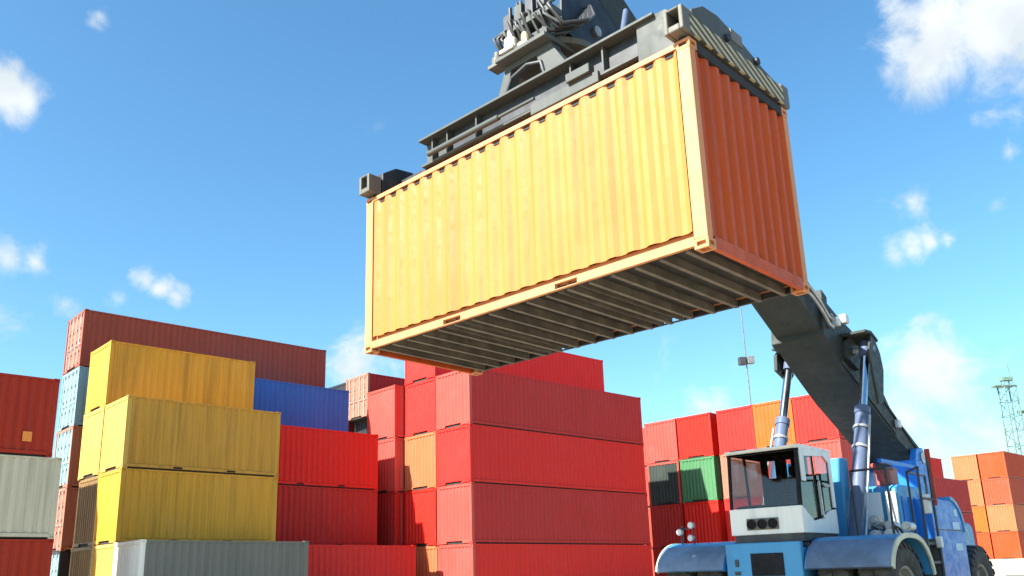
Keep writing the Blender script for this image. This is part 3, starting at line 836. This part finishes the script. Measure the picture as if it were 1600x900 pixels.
# wheels
def wheel(name, t, y, R_, w_, z=None):
    z = R_ if z is None else z
    e = empty(name, at_stacker(t, y, z)); e.parent = rs
    R1 = R_ - .035
    prof = [(R_ * .52, -w_ * .40), (R_ * .62, -w_ * .47), (R_ * .80, -w_ * .5), (R1 * .96, -w_ * .44), (R1, -w_ * .36), (R1, w_ * .36), (R1 * .96, w_ * .44), (R_ * .80, w_ * .5), (R_ * .62, w_ * .47), (R_ * .52, w_ * .40)]
    MB().lathe(prof, (0, 0, 0), 'y', 44).build('tyre', M['rubber'], e, smooth=35)
    tr = MB()
    n = 26
    for i in range(n):                                  # chevron lugs wrapped over the shoulder
        for s in (-1, 1):
            a = 2 * math.pi * (i + (.5 if s > 0 else 0)) / n
            def q(ang, r, yy): return (r * math.cos(ang), yy, r * math.sin(ang))
            d, h = .075, .10
            vs = [q(a - d, R1 - .02, s * .01), q(a + d, R1 - .02, s * .01), q(a + d + h, R1 - .02, s * w_ * .46), q(a - d + h, R1 - .02, s * w_ * .46),
                  q(a - d, R_, s * .01), q(a + d, R_, s * .01), q(a + d + h, R_ - .02, s * w_ * .45), q(a - d + h, R_ - .02, s * w_ * .45),
                  q(a + d + h, R_ * .86, s * w_ * .52), q(a - d + h, R_ * .86, s * w_ * .52)]
            tr.add(vs, [(4, 5, 6, 7), (0, 1, 5, 4), (1, 2, 6, 5), (3, 0, 4, 7), (7, 6, 8, 9), (2, 8, 6), (3, 7, 9), (0, 3, 2, 1), (2, 3, 9, 8)])
    tr.build('tread', M['rubber'], e)
    rm = MB().lathe([(R_ * .52, -w_ * .40), (R_ * .47, -w_ * .36), (R_ * .44, -w_ * .15), (R_ * .22, -w_ * .10), (R_ * .20, -w_ * .26), (.01, -w_ * .26)], (0, 0, 0), 'y', 32)
    rm.lathe([(R_ * .52, w_ * .40), (R_ * .47, w_ * .36), (R_ * .44, w_ * .15), (R_ * .22, w_ * .10), (R_ * .20, w_ * .26), (.01, w_ * .26)], (0, 0, 0), 'y', 32)
    for i in range(10):
        a = 2 * math.pi * i / 10
        for s in (-1, 1):
            rm.tube((R_ * .33 * math.cos(a), s * w_ * .10, R_ * .33 * math.sin(a)), (R_ * .33 * math.cos(a), s * w_ * .18, R_ * .33 * math.sin(a)), .022, n=6)
    rm.build('rim', M['rim'], e, smooth=40)
    return e
WT = 5.95
for y_ in (-1.80, -1.14, 1.14, 1.80):
    wheel('wheel', WT, y_, .83, .56)
for y_ in (-1.30, 1.30):
    wheel('wheel', 11.75, y_, .83, .54)
# front mudguards: arched shells over each pair of tyres
for s in (-1, 1):
    ya, yb = (.745, 2.16) if s > 0 else (-2.16, -.745)
    fd = RB()
    n = 18
    arc = [R(158 - (158 - 14) * i / n) for i in range(n + 1)]
    ro, ri = .97, .93
    cz = .80
    def sup(a, r):
        c, s_ = math.cos(a), math.sin(a)
        return (WT + r * math.copysign(abs(c) ** .78, c), cz + r * abs(s_) ** .78)
    vo = [sup(a, ro) for a in arc]
    vi = [sup(a, ri) for a in arc]
    fd.prism(vo + vi[::-1], ya, yb, 'y')
    fo = fd.build('mudguard', M['mblue'], rs, smooth=30)
    fr = RB()
    k0 = [sup(a, ro + .012) for a in arc[:6]]; k1 = [sup(a, ri - .004) for a in arc[:6]]
    fr.prism(k0 + k1[::-1], ya + .03, yb - .01, 'y')
    fr.build('front_lip', M['dust'], fo, smooth=30)
    eg = RB()
    yo = yb if s > 0 else ya
    g0 = [sup(a, ro + .012) for a in arc]; g1 = [sup(a, ri - .03) for a in arc]
    eg.prism(g0 + g1[::-1], yo - .012, yo + .018, 'y')
    eg.build('edge_band', M['yedge'], fo, smooth=30)
    ib = RB()                                            # inner stay plate
    yi = ya if s > 0 else yb
    ib.prism([sup(a, ri - .002) for a in arc] , yi - .012, yi + .012, 'y')
    ib.build('stay_plate', M['mblue2'], fo)
# cab
CT0, CT1, CY0, CY1, CZ0, CZ1 = 5.22, 6.62, -.62, .74, 1.84, 3.36
cb = RB()
zb = 2.30                                               # top of the white lower panels
cb.box(CT0, CT0 + .05, CY0, CY1, CZ0, zb)
cb.prism([(CT0 + .05, CZ0), (CT1, CZ0), (CT1, zb - .02), (CT0 + 1.10, zb - .06), (CT0 + .80, zb - .20), (CT0 + .45, zb - .25), (CT0 + .05, zb)], CY1 - .04, CY1, 'y')
cb.prism([(CT0 + .05, CZ0), (CT1, CZ0), (CT1, zb - .02), (CT0 + .05, zb)], CY0, CY0 + .04, 'y')
cb.box(CT1 - .05, CT1, CY0 + .04, CY1 - .04, CZ0, zb + .1)
cb.box(CT0 + .05, CT1 - .05, CY0 + .04, CY1 - .04, CZ0, CZ0 + .05)
cab = cb.build('cab', M['mwhite'], rs, bevel=.012)
def bar(p, q, r=.035): RB().tube(p, q, r, n=8).build('window_post', M['seat'], cab, smooth=40)
xo = .10
for yy in (CY0 + .035, CY1 - .035):
    bar((CT0 + .03, yy, zb), (CT0 + xo, yy, CZ1 - .08))
    bar((CT1 - .03, yy, zb - .05), (CT1 - .06, yy, CZ1 - .08))
bar((CT0 + .72, CY1 - .035, zb - .22), (CT0 + .66, CY1 - .035, CZ1 - .08), .028)
bar((CT0 + .72, CY0 + .035, zb), (CT0 + .66, CY0 + .035, CZ1 - .08), .028)
bar((CT0 + xo, CY0, CZ1 - .08), (CT0 + xo, CY1, CZ1 - .08))
wp = RB()                                               # white surround of the side window
wp.box(CT0 + .14, CT0 + .30, CY1 - .022, CY1 + .004, 2.72, CZ1 - .05)
wp.prism([(CT0 + .30, CZ1 - .2), (CT0 + .30, CZ1 - .05), (CT1, CZ1 - .05), (CT1, 2.30), (CT1 - .12, 2.30), (CT1 - .12, CZ1 - .26), (CT1 - .30, CZ1 - .15)], CY1 - .022, CY1 + .004, 'y')
wp.build('door_surround', M['mwhite'], cab, bevel=.006)
RB().tube((CT0 + .78, CY1 + .03, 2.08), (CT0 + .74, CY1 + .03, 2.75), .016, n=8).box(CT0 + .95, CT0 + 1.2, CY1 + .004, CY1 + .03, 2.66, 2.70).build('door_handle', M['steel'], cab)
RB().prism([(CT0 + .02, CZ1 - .045), (CT0 + .06, CZ1 - .075), (CT1 + .02, CZ1 - .075), (CT1 + .02, CZ1 - .01), (CT0 + .2, CZ1 + .005), (CT0 + .02, CZ1 - .015)], CY0 - .01, CY1 + .01, 'y').build('cab_roof', M['mwhite'], cab, bevel=.015)
RB().prism([(CT0 + .012, zb + .01), (CT0 + .022, zb + .01), (CT0 + xo + .012, CZ1 - .1), (CT0 + xo, CZ1 - .1)], CY0 + .07, CY1 - .07, 'y').build('windscreen', M['glass'], cab)
RB().prism([(CT0 + .10, zb - .0), (CT0 + .45, zb - .22), (CT0 + .66, zb - .18), (CT0 + .62, CZ1 - .12), (CT0 + .16, CZ1 - .12)], CY1 - .030, CY1 - .024, 'y').build('side_window', M['glass'], cab)
RB().prism([(CT0 + .80, zb - .16), (CT1 - .1, zb - .02), (CT1 - .1, CZ1 - .12), (CT0 + .76, CZ1 - .12)], CY1 - .030, CY1 - .024, 'y').build('side_window', M['glass'], cab)
RB().prism([(CT0 + .10, zb + .02), (CT1 - .1, zb), (CT1 - .1, CZ1 - .12), (CT0 + .16, CZ1 - .12)], CY0 + .020, CY0 + .026, 'y').build('side_window', M['glass'], cab)
RB().box(CT1 - .045, CT1 - .015, CY0 + .06, CY1 - .06, zb + .1, 2.93).box(CT1 - .045, CT1 - .015, CY0 + .30, CY0 + .52, 2.93, CZ1 - .08).box(CT1 - .045, CT1 - .015, CY0 + .62, CY0 + .92, 2.93, CZ1 - .08).box(CT1 - .045, CT1 - .015, CY0 + .06, CY0 + .14, 2.93, CZ1 - .08).build('rear_panel', M['void'], cab)  # blackened so the cab interior looks unlit
RB().box(CT0 + .05, CT1 - .05, CY0 + .05, CY1 - .05, CZ1 - .10, CZ1 - .078).build('roof_shade_panel', M['void'], cab)  # black panel painted as the dark under the cab roof
RB().box(CT0 + .06, CT1 - .06, CY0 + .05, CY1 - .05, CZ0 + .052, CZ0 + .08).build('floor_mat', M['seat'], cab)
seat = RB()
seat.box(6.05, 6.55, -.16, .34, 2.05, 2.25).box(6.45, 6.60, -.15, .33, 2.25, 2.92).box(6.46, 6.56, -.02, .20, 2.94, 3.12).box(6.1, 6.5, -.26, -.18, 2.38, 2.45).box(6.1, 6.5, .36, .44, 2.38, 2.45)
seat.build('seat', M['seat'], cab, bevel=.04)
dsh = RB()
dsh.prism([(CT0 + .12, CZ0 + .06), (CT0 + .55, CZ0 + .06), (CT0 + .40, 2.38), (CT0 + .12, 2.34)], CY0 + .08, CY1 - .3, 'y')
dsh.tube((5.72, .09, 2.2), (5.86, .09, 2.50), .03, n=8)
dsh.lathe([(.17, -.015), (.20, 0), (.17, .015), (.155, 0), (.17, -.015)], (5.88, .09, 2.53), 'z', 20)
dsh.build('dashboard', M['seat'], cab, smooth=35)
RB().box(CT0 - .02, CT0 + .002, -.30, .30, 1.92, 2.12).build('vent_panel', M['sppale'], cab, bevel=.01)
for y_ in (-.20, 0, .20):
    RB().lathe([(.085, 0), (.085, -.03), (.065, -.03), (.06, -.012), (.02, -.012), (.018, -.03), (.001, -.03)], (CT0 - .02, y_, 2.02), 'x', 20).build('round_vent', M['seat'], cab, smooth=40)
RB().tube((CT0 + .06, .05, zb + .03), (CT0 + .09, .42, 2.78), .010, n=6).build('wiper', M['seat'], cab)
RB().box(CT0 + .02, CT1, CY0 + .06, CY1 - .04, 1.70, CZ0 - .004).build('cab_mount', M['spdark'], cab)
# boom
bo = RB()
bo.prism([(7.65, 5.76), (8.4, 5.28), (9.3, 4.74), (10.84, 4.02), (12.2, 3.42), (12.42, 3.5), (12.42, 3.78), (12.3, 3.88), (10.8, 4.60), (10.3, 5.15), (9.6, 6.03), (8.51, 6.36), (7.75, 6.66)], -.56, .50, 'y')
boom = bo.build('boom', M['boom'], rs, bevel=.02)
bc = RB()
bc.prism([(7.56, 5.79), (7.78, 5.64), (7.95, 6.66), (7.72, 6.78)], -.59, .54, 'y')
bc.build('boom_collar', M['boom'], boom, bevel=.015)
SLP = -.60
def bz(t): return 6.36 + SLP * (t - 6.80)
inn = RB().prism([(7.9, bz(7.9)), (.6, bz(.6)), (.9, bz(.6) + .70), (7.9, bz(7.9) + .80)], -.47, .47, 'y')
inn.build('inner_boom', M['boom'], boom, bevel=.015)
ns = RB()
for y_ in (-.47, .44):
    ns.prism([(2.0, bz(2.0) - .02), (.4, bz(.4) + .1), (-.25, bz(-.2) - .5), (-.30, z0 + 1.9), (.35, z0 + 1.75), (1.1, z0 + 1.95), (1.8, z0 + 2.1)], y_, y_ + .03, 'y')
ns.build('boom_nose', M['spdark'], boom)
for t_ in (.55, 1.2):
    RB().tube((t_, -.52, z0 + 2.2), (t_, .52, z0 + 2.2), .09, n=16).build('nose_pin', M['steel'], boom, smooth=40)
# flank details on the boom
rib = RB()
for (ta, za, tb_, zb_) in ((8.3, 5.36, 10.8, 4.08), (10.2, 4.85, 12.1, 3.78)):
    rib.prism([(ta, za), (tb_, zb_), (tb_ - .02, zb_ + .05), (ta, za + .05)], .50, .53, 'y')
rib.build('flank_rib', M['boom'], boom)
for s in (-1, 1):                                        # cylinder lugs
    lg = RB()
    a_, b_ = (.50, 1.02) if s > 0 else (-1.02, -.50)
    lg.prism([(8.45, 5.45), (9.0, 5.25), (9.25, 5.45), (9.10, 5.85), (8.75, 5.98), (8.50, 5.80)], a_, a_ + .10 if s > 0 else a_ + .08, 'y')
    if s > 0:
        lg.prism([(8.52, 5.5), (8.66, 4.42), (8.92, 4.48), (9.18, 5.2), (9.12, 5.55), (8.95, 5.80), (8.75, 5.90)], b_ - .05, b_, 'y')
    else:
        lg.prism([(8.55, 5.5), (9.0, 5.35), (9.12, 5.55), (8.95, 5.80), (8.75, 5.90)], a_, a_ + .05, 'y')
    lg.prism([(8.45, 5.90), (8.8, 5.93), (9.1, 5.8), (9.1, 5.86), (8.8, 5.99), (8.45, 5.96)], a_, b_, 'y')
    lg.build('cylinder_lug', M['boom'], boom, bevel=.01)
    RB().tube((8.83, a_, 5.62), (8.83, b_, 5.62), .08, n=16).build('lug_pin', M['steel'], boom, smooth=40)
for (t_, y_, zz, sz) in ((8.15, .60, 6.15, .09), (8.6, .60, 6.30, .10), (10.9, .56, 4.32, .09)):
    RB().box(t_ - sz, t_ + sz, .505, y_ + .05, zz - sz, zz + sz).build('boom_lamp', M['lamp'], boom, bevel=.03)
for dz in (0, .16):
    RB().path([(7.0, .52, 6.62 + dz), (7.2, .56, 6.50 + dz), (7.45, .60, 6.28 + dz), (7.7, .62, 6.02 + dz), (7.9, .60, 5.98 + dz), (7.96, .57, 6.12 + dz)], .035, 8).build('steel_pipe', M['steel'], boom, smooth=60)
# lift cylinders
for s in (-1, 1):
    y_ = .84 * s
    top, bot = Vector((8.83, y_, 5.62)), Vector((6.98, y_, 1.62))
    dv = (top - bot)
    def P(f): return tuple(bot + dv * f)
    cy = RB().tube(P(0.0), P(.66), .128, n=24).tube(P(.64), P(.675), .148, n=24).build('lift_cylinder', M['navy'], rs, smooth=40)
    RB().tube(P(.66), P(1.0), .085, n=20).build('rod', M['chrome'], cy, smooth=40)
    RB().tube(P(.96), P(1.035), .13, n=20).build('rod_eye', M['navy'], cy, smooth=40)
    for f in (.46, .56):
        RB().tube(P(f), P(f + .012), .158, n=24).build('clamp_ring', M['steel'], cy, smooth=40)
    RB().path([(7.05 - .02, y_ + .2 * s, 1.8), tuple(Vector(P(.2)) + Vector((-.05, .2 * s, 0))), tuple(Vector(P(.45)) + Vector((-.05, .19 * s, 0))), tuple(Vector(P(.63)) + Vector((-.04, .17 * s, 0)))], .022, 8).build('oil_pipe', M['steel'], cy, smooth=50)
    RB().box(6.72, 7.25, y_ - .22, y_ + .22, 1.56, 1.72).build('cylinder_foot', M['mblue2'], cy, bevel=.02)
# blue box column behind the cab
RB().prism([(7.15, 1.60), (7.55, 1.60), (7.62, 3.28), (7.30, 3.28)], .34, .66, 'y').build('tank_column', M['mblue'], rs, bevel=.03)
RB().prism([(7.15, 1.60), (7.55, 1.60), (7.62, 3.28), (7.30, 3.28)], -.70, -.40, 'y').build('tank_column', M['mblue'], rs, bevel=.03)
# rear tower carrying the boom pivot
for s in (-1, 1):
    ya, yb = (.53, .66) if s > 0 else (-.66, -.53)
    tw = RB().prism([(10.9, 1.55), (12.1, 1.55), (12.05, 3.72), (11.9, 3.86), (11.5, 3.80), (11.2, 3.3)], ya, yb, 'y').build('pivot_tower', M['mblue2'], rs, bevel=.015)
    RB().tube((11.8, ya - .03, 3.62), (11.8, yb + .03, 3.62), .13, n=20).build('pivot_cap', M['steel'], tw, smooth=40)
RB().box(10.15, 10.55, .55, 1.05, 1.56, 3.42).build('air_filter_cabinet', M['mblue2'], rs, bevel=.03)
RB().box(10.13, 10.15, .62, .98, 2.6, 2.63).box(10.13, 10.15, .62, .98, 2.0, 2.03).build('cabinet_seam', M['spdark'], rs)
RB().box(8.3, 10.1, .95, 1.03, 3.22, 3.30).build('cross_rail', M['mblue2'], rs, bevel=.01)
# engine hood and auxiliaries
hood = RB().prism([(8.2, 1.56), (10.1, 1.56), (10.1, 2.78), (8.4, 2.78), (8.2, 2.70)], -1.0, 1.28, 'y').build('engine_hood', M['mblue'], rs, bevel=.04)
RB().box(8.14, 8.19, .66, .98, 1.95, 2.64).build('hood_panel', M['mwhite'], hood, bevel=.015)
RB().box(8.14, 8.19, 1.06, 1.26, 1.95, 2.64).build('hood_panel', M['mwhite'], hood, bevel=.015)
for i in range(5):
    RB().box(8.35 + i * .34, 8.60 + i * .34, 1.281, 1.30, 1.75, 2.55).build('louvre', M['mblue2'], hood)
RB().tube((10.7, -.3, 2.55), (10.7, -.3, 3.9), .09, n=16).build('exhaust', M['spdark'], rs, smooth=40)
vb = [(7.55, 1.05, 1.80, .11), (7.55, 1.32, 1.80, .12), (7.9, 1.20, 1.98, .10), (7.75, 1.55, 1.95, .09), (8.0, .9, 2.1, .10)]
for (t_, y_, zz, r_) in vb:
    RB().tube((t_ - .12, y_, zz), (t_ + .12, y_, zz), r_, n=16).tube((t_ - .2, y_, zz), (t_ - .12, y_, zz), r_ * .6, n=12).build('oil_filter', M['lamp'], rs, smooth=40)
RB().box(7.5, 8.1, .85, 1.62, 1.56, 1.70).box(7.7, 7.9, 1.0, 1.3, 1.70, 1.9).build('valve_block', M['spdark'], rs, bevel=.01)
for i in range(3):
    y_ = 1.0 + i * .2
    RB().path([(7.65, y_, 1.7), (7.5, y_ + .03, 1.85), (7.6, y_ - .05, 1.98), (7.95, y_ - .1, 1.95), (8.22, y_ - .12, 1.85)], .018, 6).build('hose', M['hose'], rs, smooth=60)
rd = RB().path([(8.4, 1.0, 2.80), (8.3, .95, 3.0), (8.45, .8, 3.2)], .05, 8)
rd.build('red_pipe', plain('red_lead_pipe', (.42, .05, .04), .5), rs, smooth=50)
RB().box(8.5, 8.9, .8, 1.1, 2.79, 3.15).build('compressor', plain('oxide_red_casting', (.30, .10, .09), .6), rs, bevel=.03)
# side tank with curved rear corner, decals
poly = [(9.0, .80), (10.75, .80)] + [(10.15 + .62 * math.cos(R(a)), 1.90 + .62 * math.sin(R(a))) for a in range(0, 91, 10)] + [(9.0, 2.52)]
tank = RB().prism(poly, 1.0, 1.58, 'y').build('side_tank', M['mblue2'], rs, bevel=.015)
edge = [(10.15 + .62 * math.cos(R(a)), 1.90 + .62 * math.sin(R(a))) for a in range(0, 91, 10)]
edge_o = [(10.15 + .70 * math.cos(R(a)), 1.90 + .70 * math.sin(R(a))) for a in range(0, 91, 10)]
RB().prism(edge + edge_o[::-1], 1.02, 1.60, 'y').build('edge_trim', M['mblue'], tank, smooth=30)
for (a_, zz, w_) in ((10.28, 2.28, .20), (10.10, 2.02, .42), (10.10, 1.60, .42)):
    RB().box(a_, a_ + w_, 1.581, 1.586, zz - .07, zz + .07).build('decal', M['decal'], tank)
RB().box(9.0, 10.76, 1.581, 1.588, 1.915, 1.935).build('panel_seam', M['spdark'], tank)
# counterweight
RB().prism([(12.62, .75), (13.7, .75), (13.9, 1.1), (13.8, 2.1), (13.62, 2.2), (12.62, 2.2)], -1.2, .9, 'y').build('counterweight', M['mblue'], rs, bevel=.06)
# access steps and handrails on the left flank
sr = RB()
for zz in (.62, .95, 1.28, 1.60):
    sr.box(7.15, 7.75, 1.45, 2.02, zz, zz + .05)
sr.box(7.13, 7.16, 1.45, 2.05, .55, 1.72).box(7.74, 7.77, 1.45, 2.05, .55, 1.72)
sr.build('access_steps', M['spgrey'], rs, bevel=.006)
hr = RB()
def pipe(*p): hr.path(p, .022, 8)
pipe((7.15, 2.02, 1.3), (7.15, 2.04, 2.85), (7.25, 2.02, 2.95), (7.9, 1.6, 2.95), (9.0, 1.55, 2.95))
pipe((7.75, 2.02, 1.0), (7.75, 2.04, 3.15))
pipe((7.15, 2.04, 2.4), (7.75, 2.04, 2.4))
pipe((6.8, 1.62, 2.95), (7.15, 1.62, 2.95)); pipe((6.8, 1.62, 1.75), (6.8, 1.62, 2.95))
pipe((6.8, 1.0, 2.95), (6.8, 1.62, 2.95)); pipe((6.8, 1.0, 1.7), (6.8, 1.0, 2.95))
pipe((9.0, 1.55, 2.5), (9.0, 1.55, 2.95)); pipe((7.9, 1.6, 1.7), (7.9, 1.6, 2.95))
hr.build('handrail', M['spdark'], rs, smooth=60)
RB().tube((7.80, 2.04, 2.3), (7.80, 2.04, 3.32), .045, n=12).build('marker_post', M['rust'], rs, smooth=40)
RB().box(7.60, 7.68, 1.90, 2.02, 2.15, 2.5).build('mirror', M['lamp'], rs, bevel=.02)
RB().box(7.58, 7.68, 2.02, 2.12, 1.55, 1.75).build('marker_lamp', M['lamp'], rs, bevel=.02)
# work lights on the right mudguard
wl_ = RB().path([(5.75, -1.98, 1.70), (5.75, -1.98, 2.10)], .02, 6).path([(5.75, -2.0, 2.05), (5.75, -1.72, 2.05), (5.75, -1.72, 1.70)], .018, 6)
wl_.build('lamp_bracket', M['spdark'], rs)
for (y_, zz) in ((-1.98, 1.98), (-1.72, 2.10), (-1.74, 1.86)):
    RB().lathe([(.001, -.04), (.055, -.04), (.065, -.02), (.055, .05), (.03, .07), (.001, .07)], (5.68, y_, zz), 'x', 18).build('work_lamp', M['lamp'], rs, smooth=40)

# ------------------------------------------------------------------ far mast and crane
mk = plain('mast_grey_paint', (.13, .15, .16), .6)
mast = empty('light_mast', (25.5, 80.0, 0))
tag(mast, 'thin grey floodlight mast far behind the back stack', 'mast')
MB().tube((0, 0, 0), (0, 0, 30.0), .10, .05, n=8).build('pole', mk, mast, smooth=60)
MB().box(-.72, -.07, -.3, .3, 20.15, 20.9).build('floodlight', plain('dark_lamp_housing', (.03, .036, .04), .6), mast, bevel=.05)
MB().box(.09, .72, -.3, .3, 20.25, 21.0).build('floodlight', plain('pale_lamp_housing', (.15, .17, .18), .6), mast, bevel=.05)
cg = plain('crane_green_paint', (.12, .20, .165), .6)
cr = empty('harbour_crane', (88.6, 142.0, 0))
tag(cr, 'pale green harbour crane tower cut by the right edge', 'crane')
for (x, y) in ((-1.1, -1.1), (1.1, -1.1), (-1.1, 1.1), (1.1, 1.1)):
    MB().tube((x * 1.15, y * 1.15, 0), (x * .85, y * .85, 30), .16, .12, n=8).build('tower_leg', cg, cr, smooth=50)
br_ = MB()
for i in range(12):
    za, zb_ = i * 2.5, i * 2.5 + 2.5
    for (x, y, x2, y2) in ((-1.1, -1.1, 1.1, -1.1), (1.1, -1.1, 1.1, 1.1), (1.1, 1.1, -1.1, 1.1), (-1.1, 1.1, -1.1, -1.1)):
        if i % 2: x, y, x2, y2 = x2, y2, x, y
        br_.tube((x, y, za), (x2, y2, zb_), .06, n=6)
        br_.tube((x, y, zb_), (x2, y2, zb_), .06, n=6)
br_.build('cross_brace', cg, cr)
MB().box(-2.3, 1.3, -.7, .7, 30.0, 30.25).build('service_deck', cg, cr, bevel=.03)
MB().box(-.7, 1.0, -.6, .6, 31.0, 31.6).box(-.6, -.45, -.5, -.35, 30.25, 31.0).box(.75, .9, -.5, -.35, 30.25, 31.0).box(-.6, -.45, .35, .5, 30.25, 31.0).box(.75, .9, .35, .5, 30.25, 31.0).build('machine_house', cg, cr, bevel=.03)
MB().tube((.8, 0, 31.6), (.8, 0, 34.0), .10, n=8).build('mast_head', cg, cr)
MB().box(1.1, 7.0, -.3, .3, 25.4, 25.9).build('jib', cg, cr, bevel=.03)
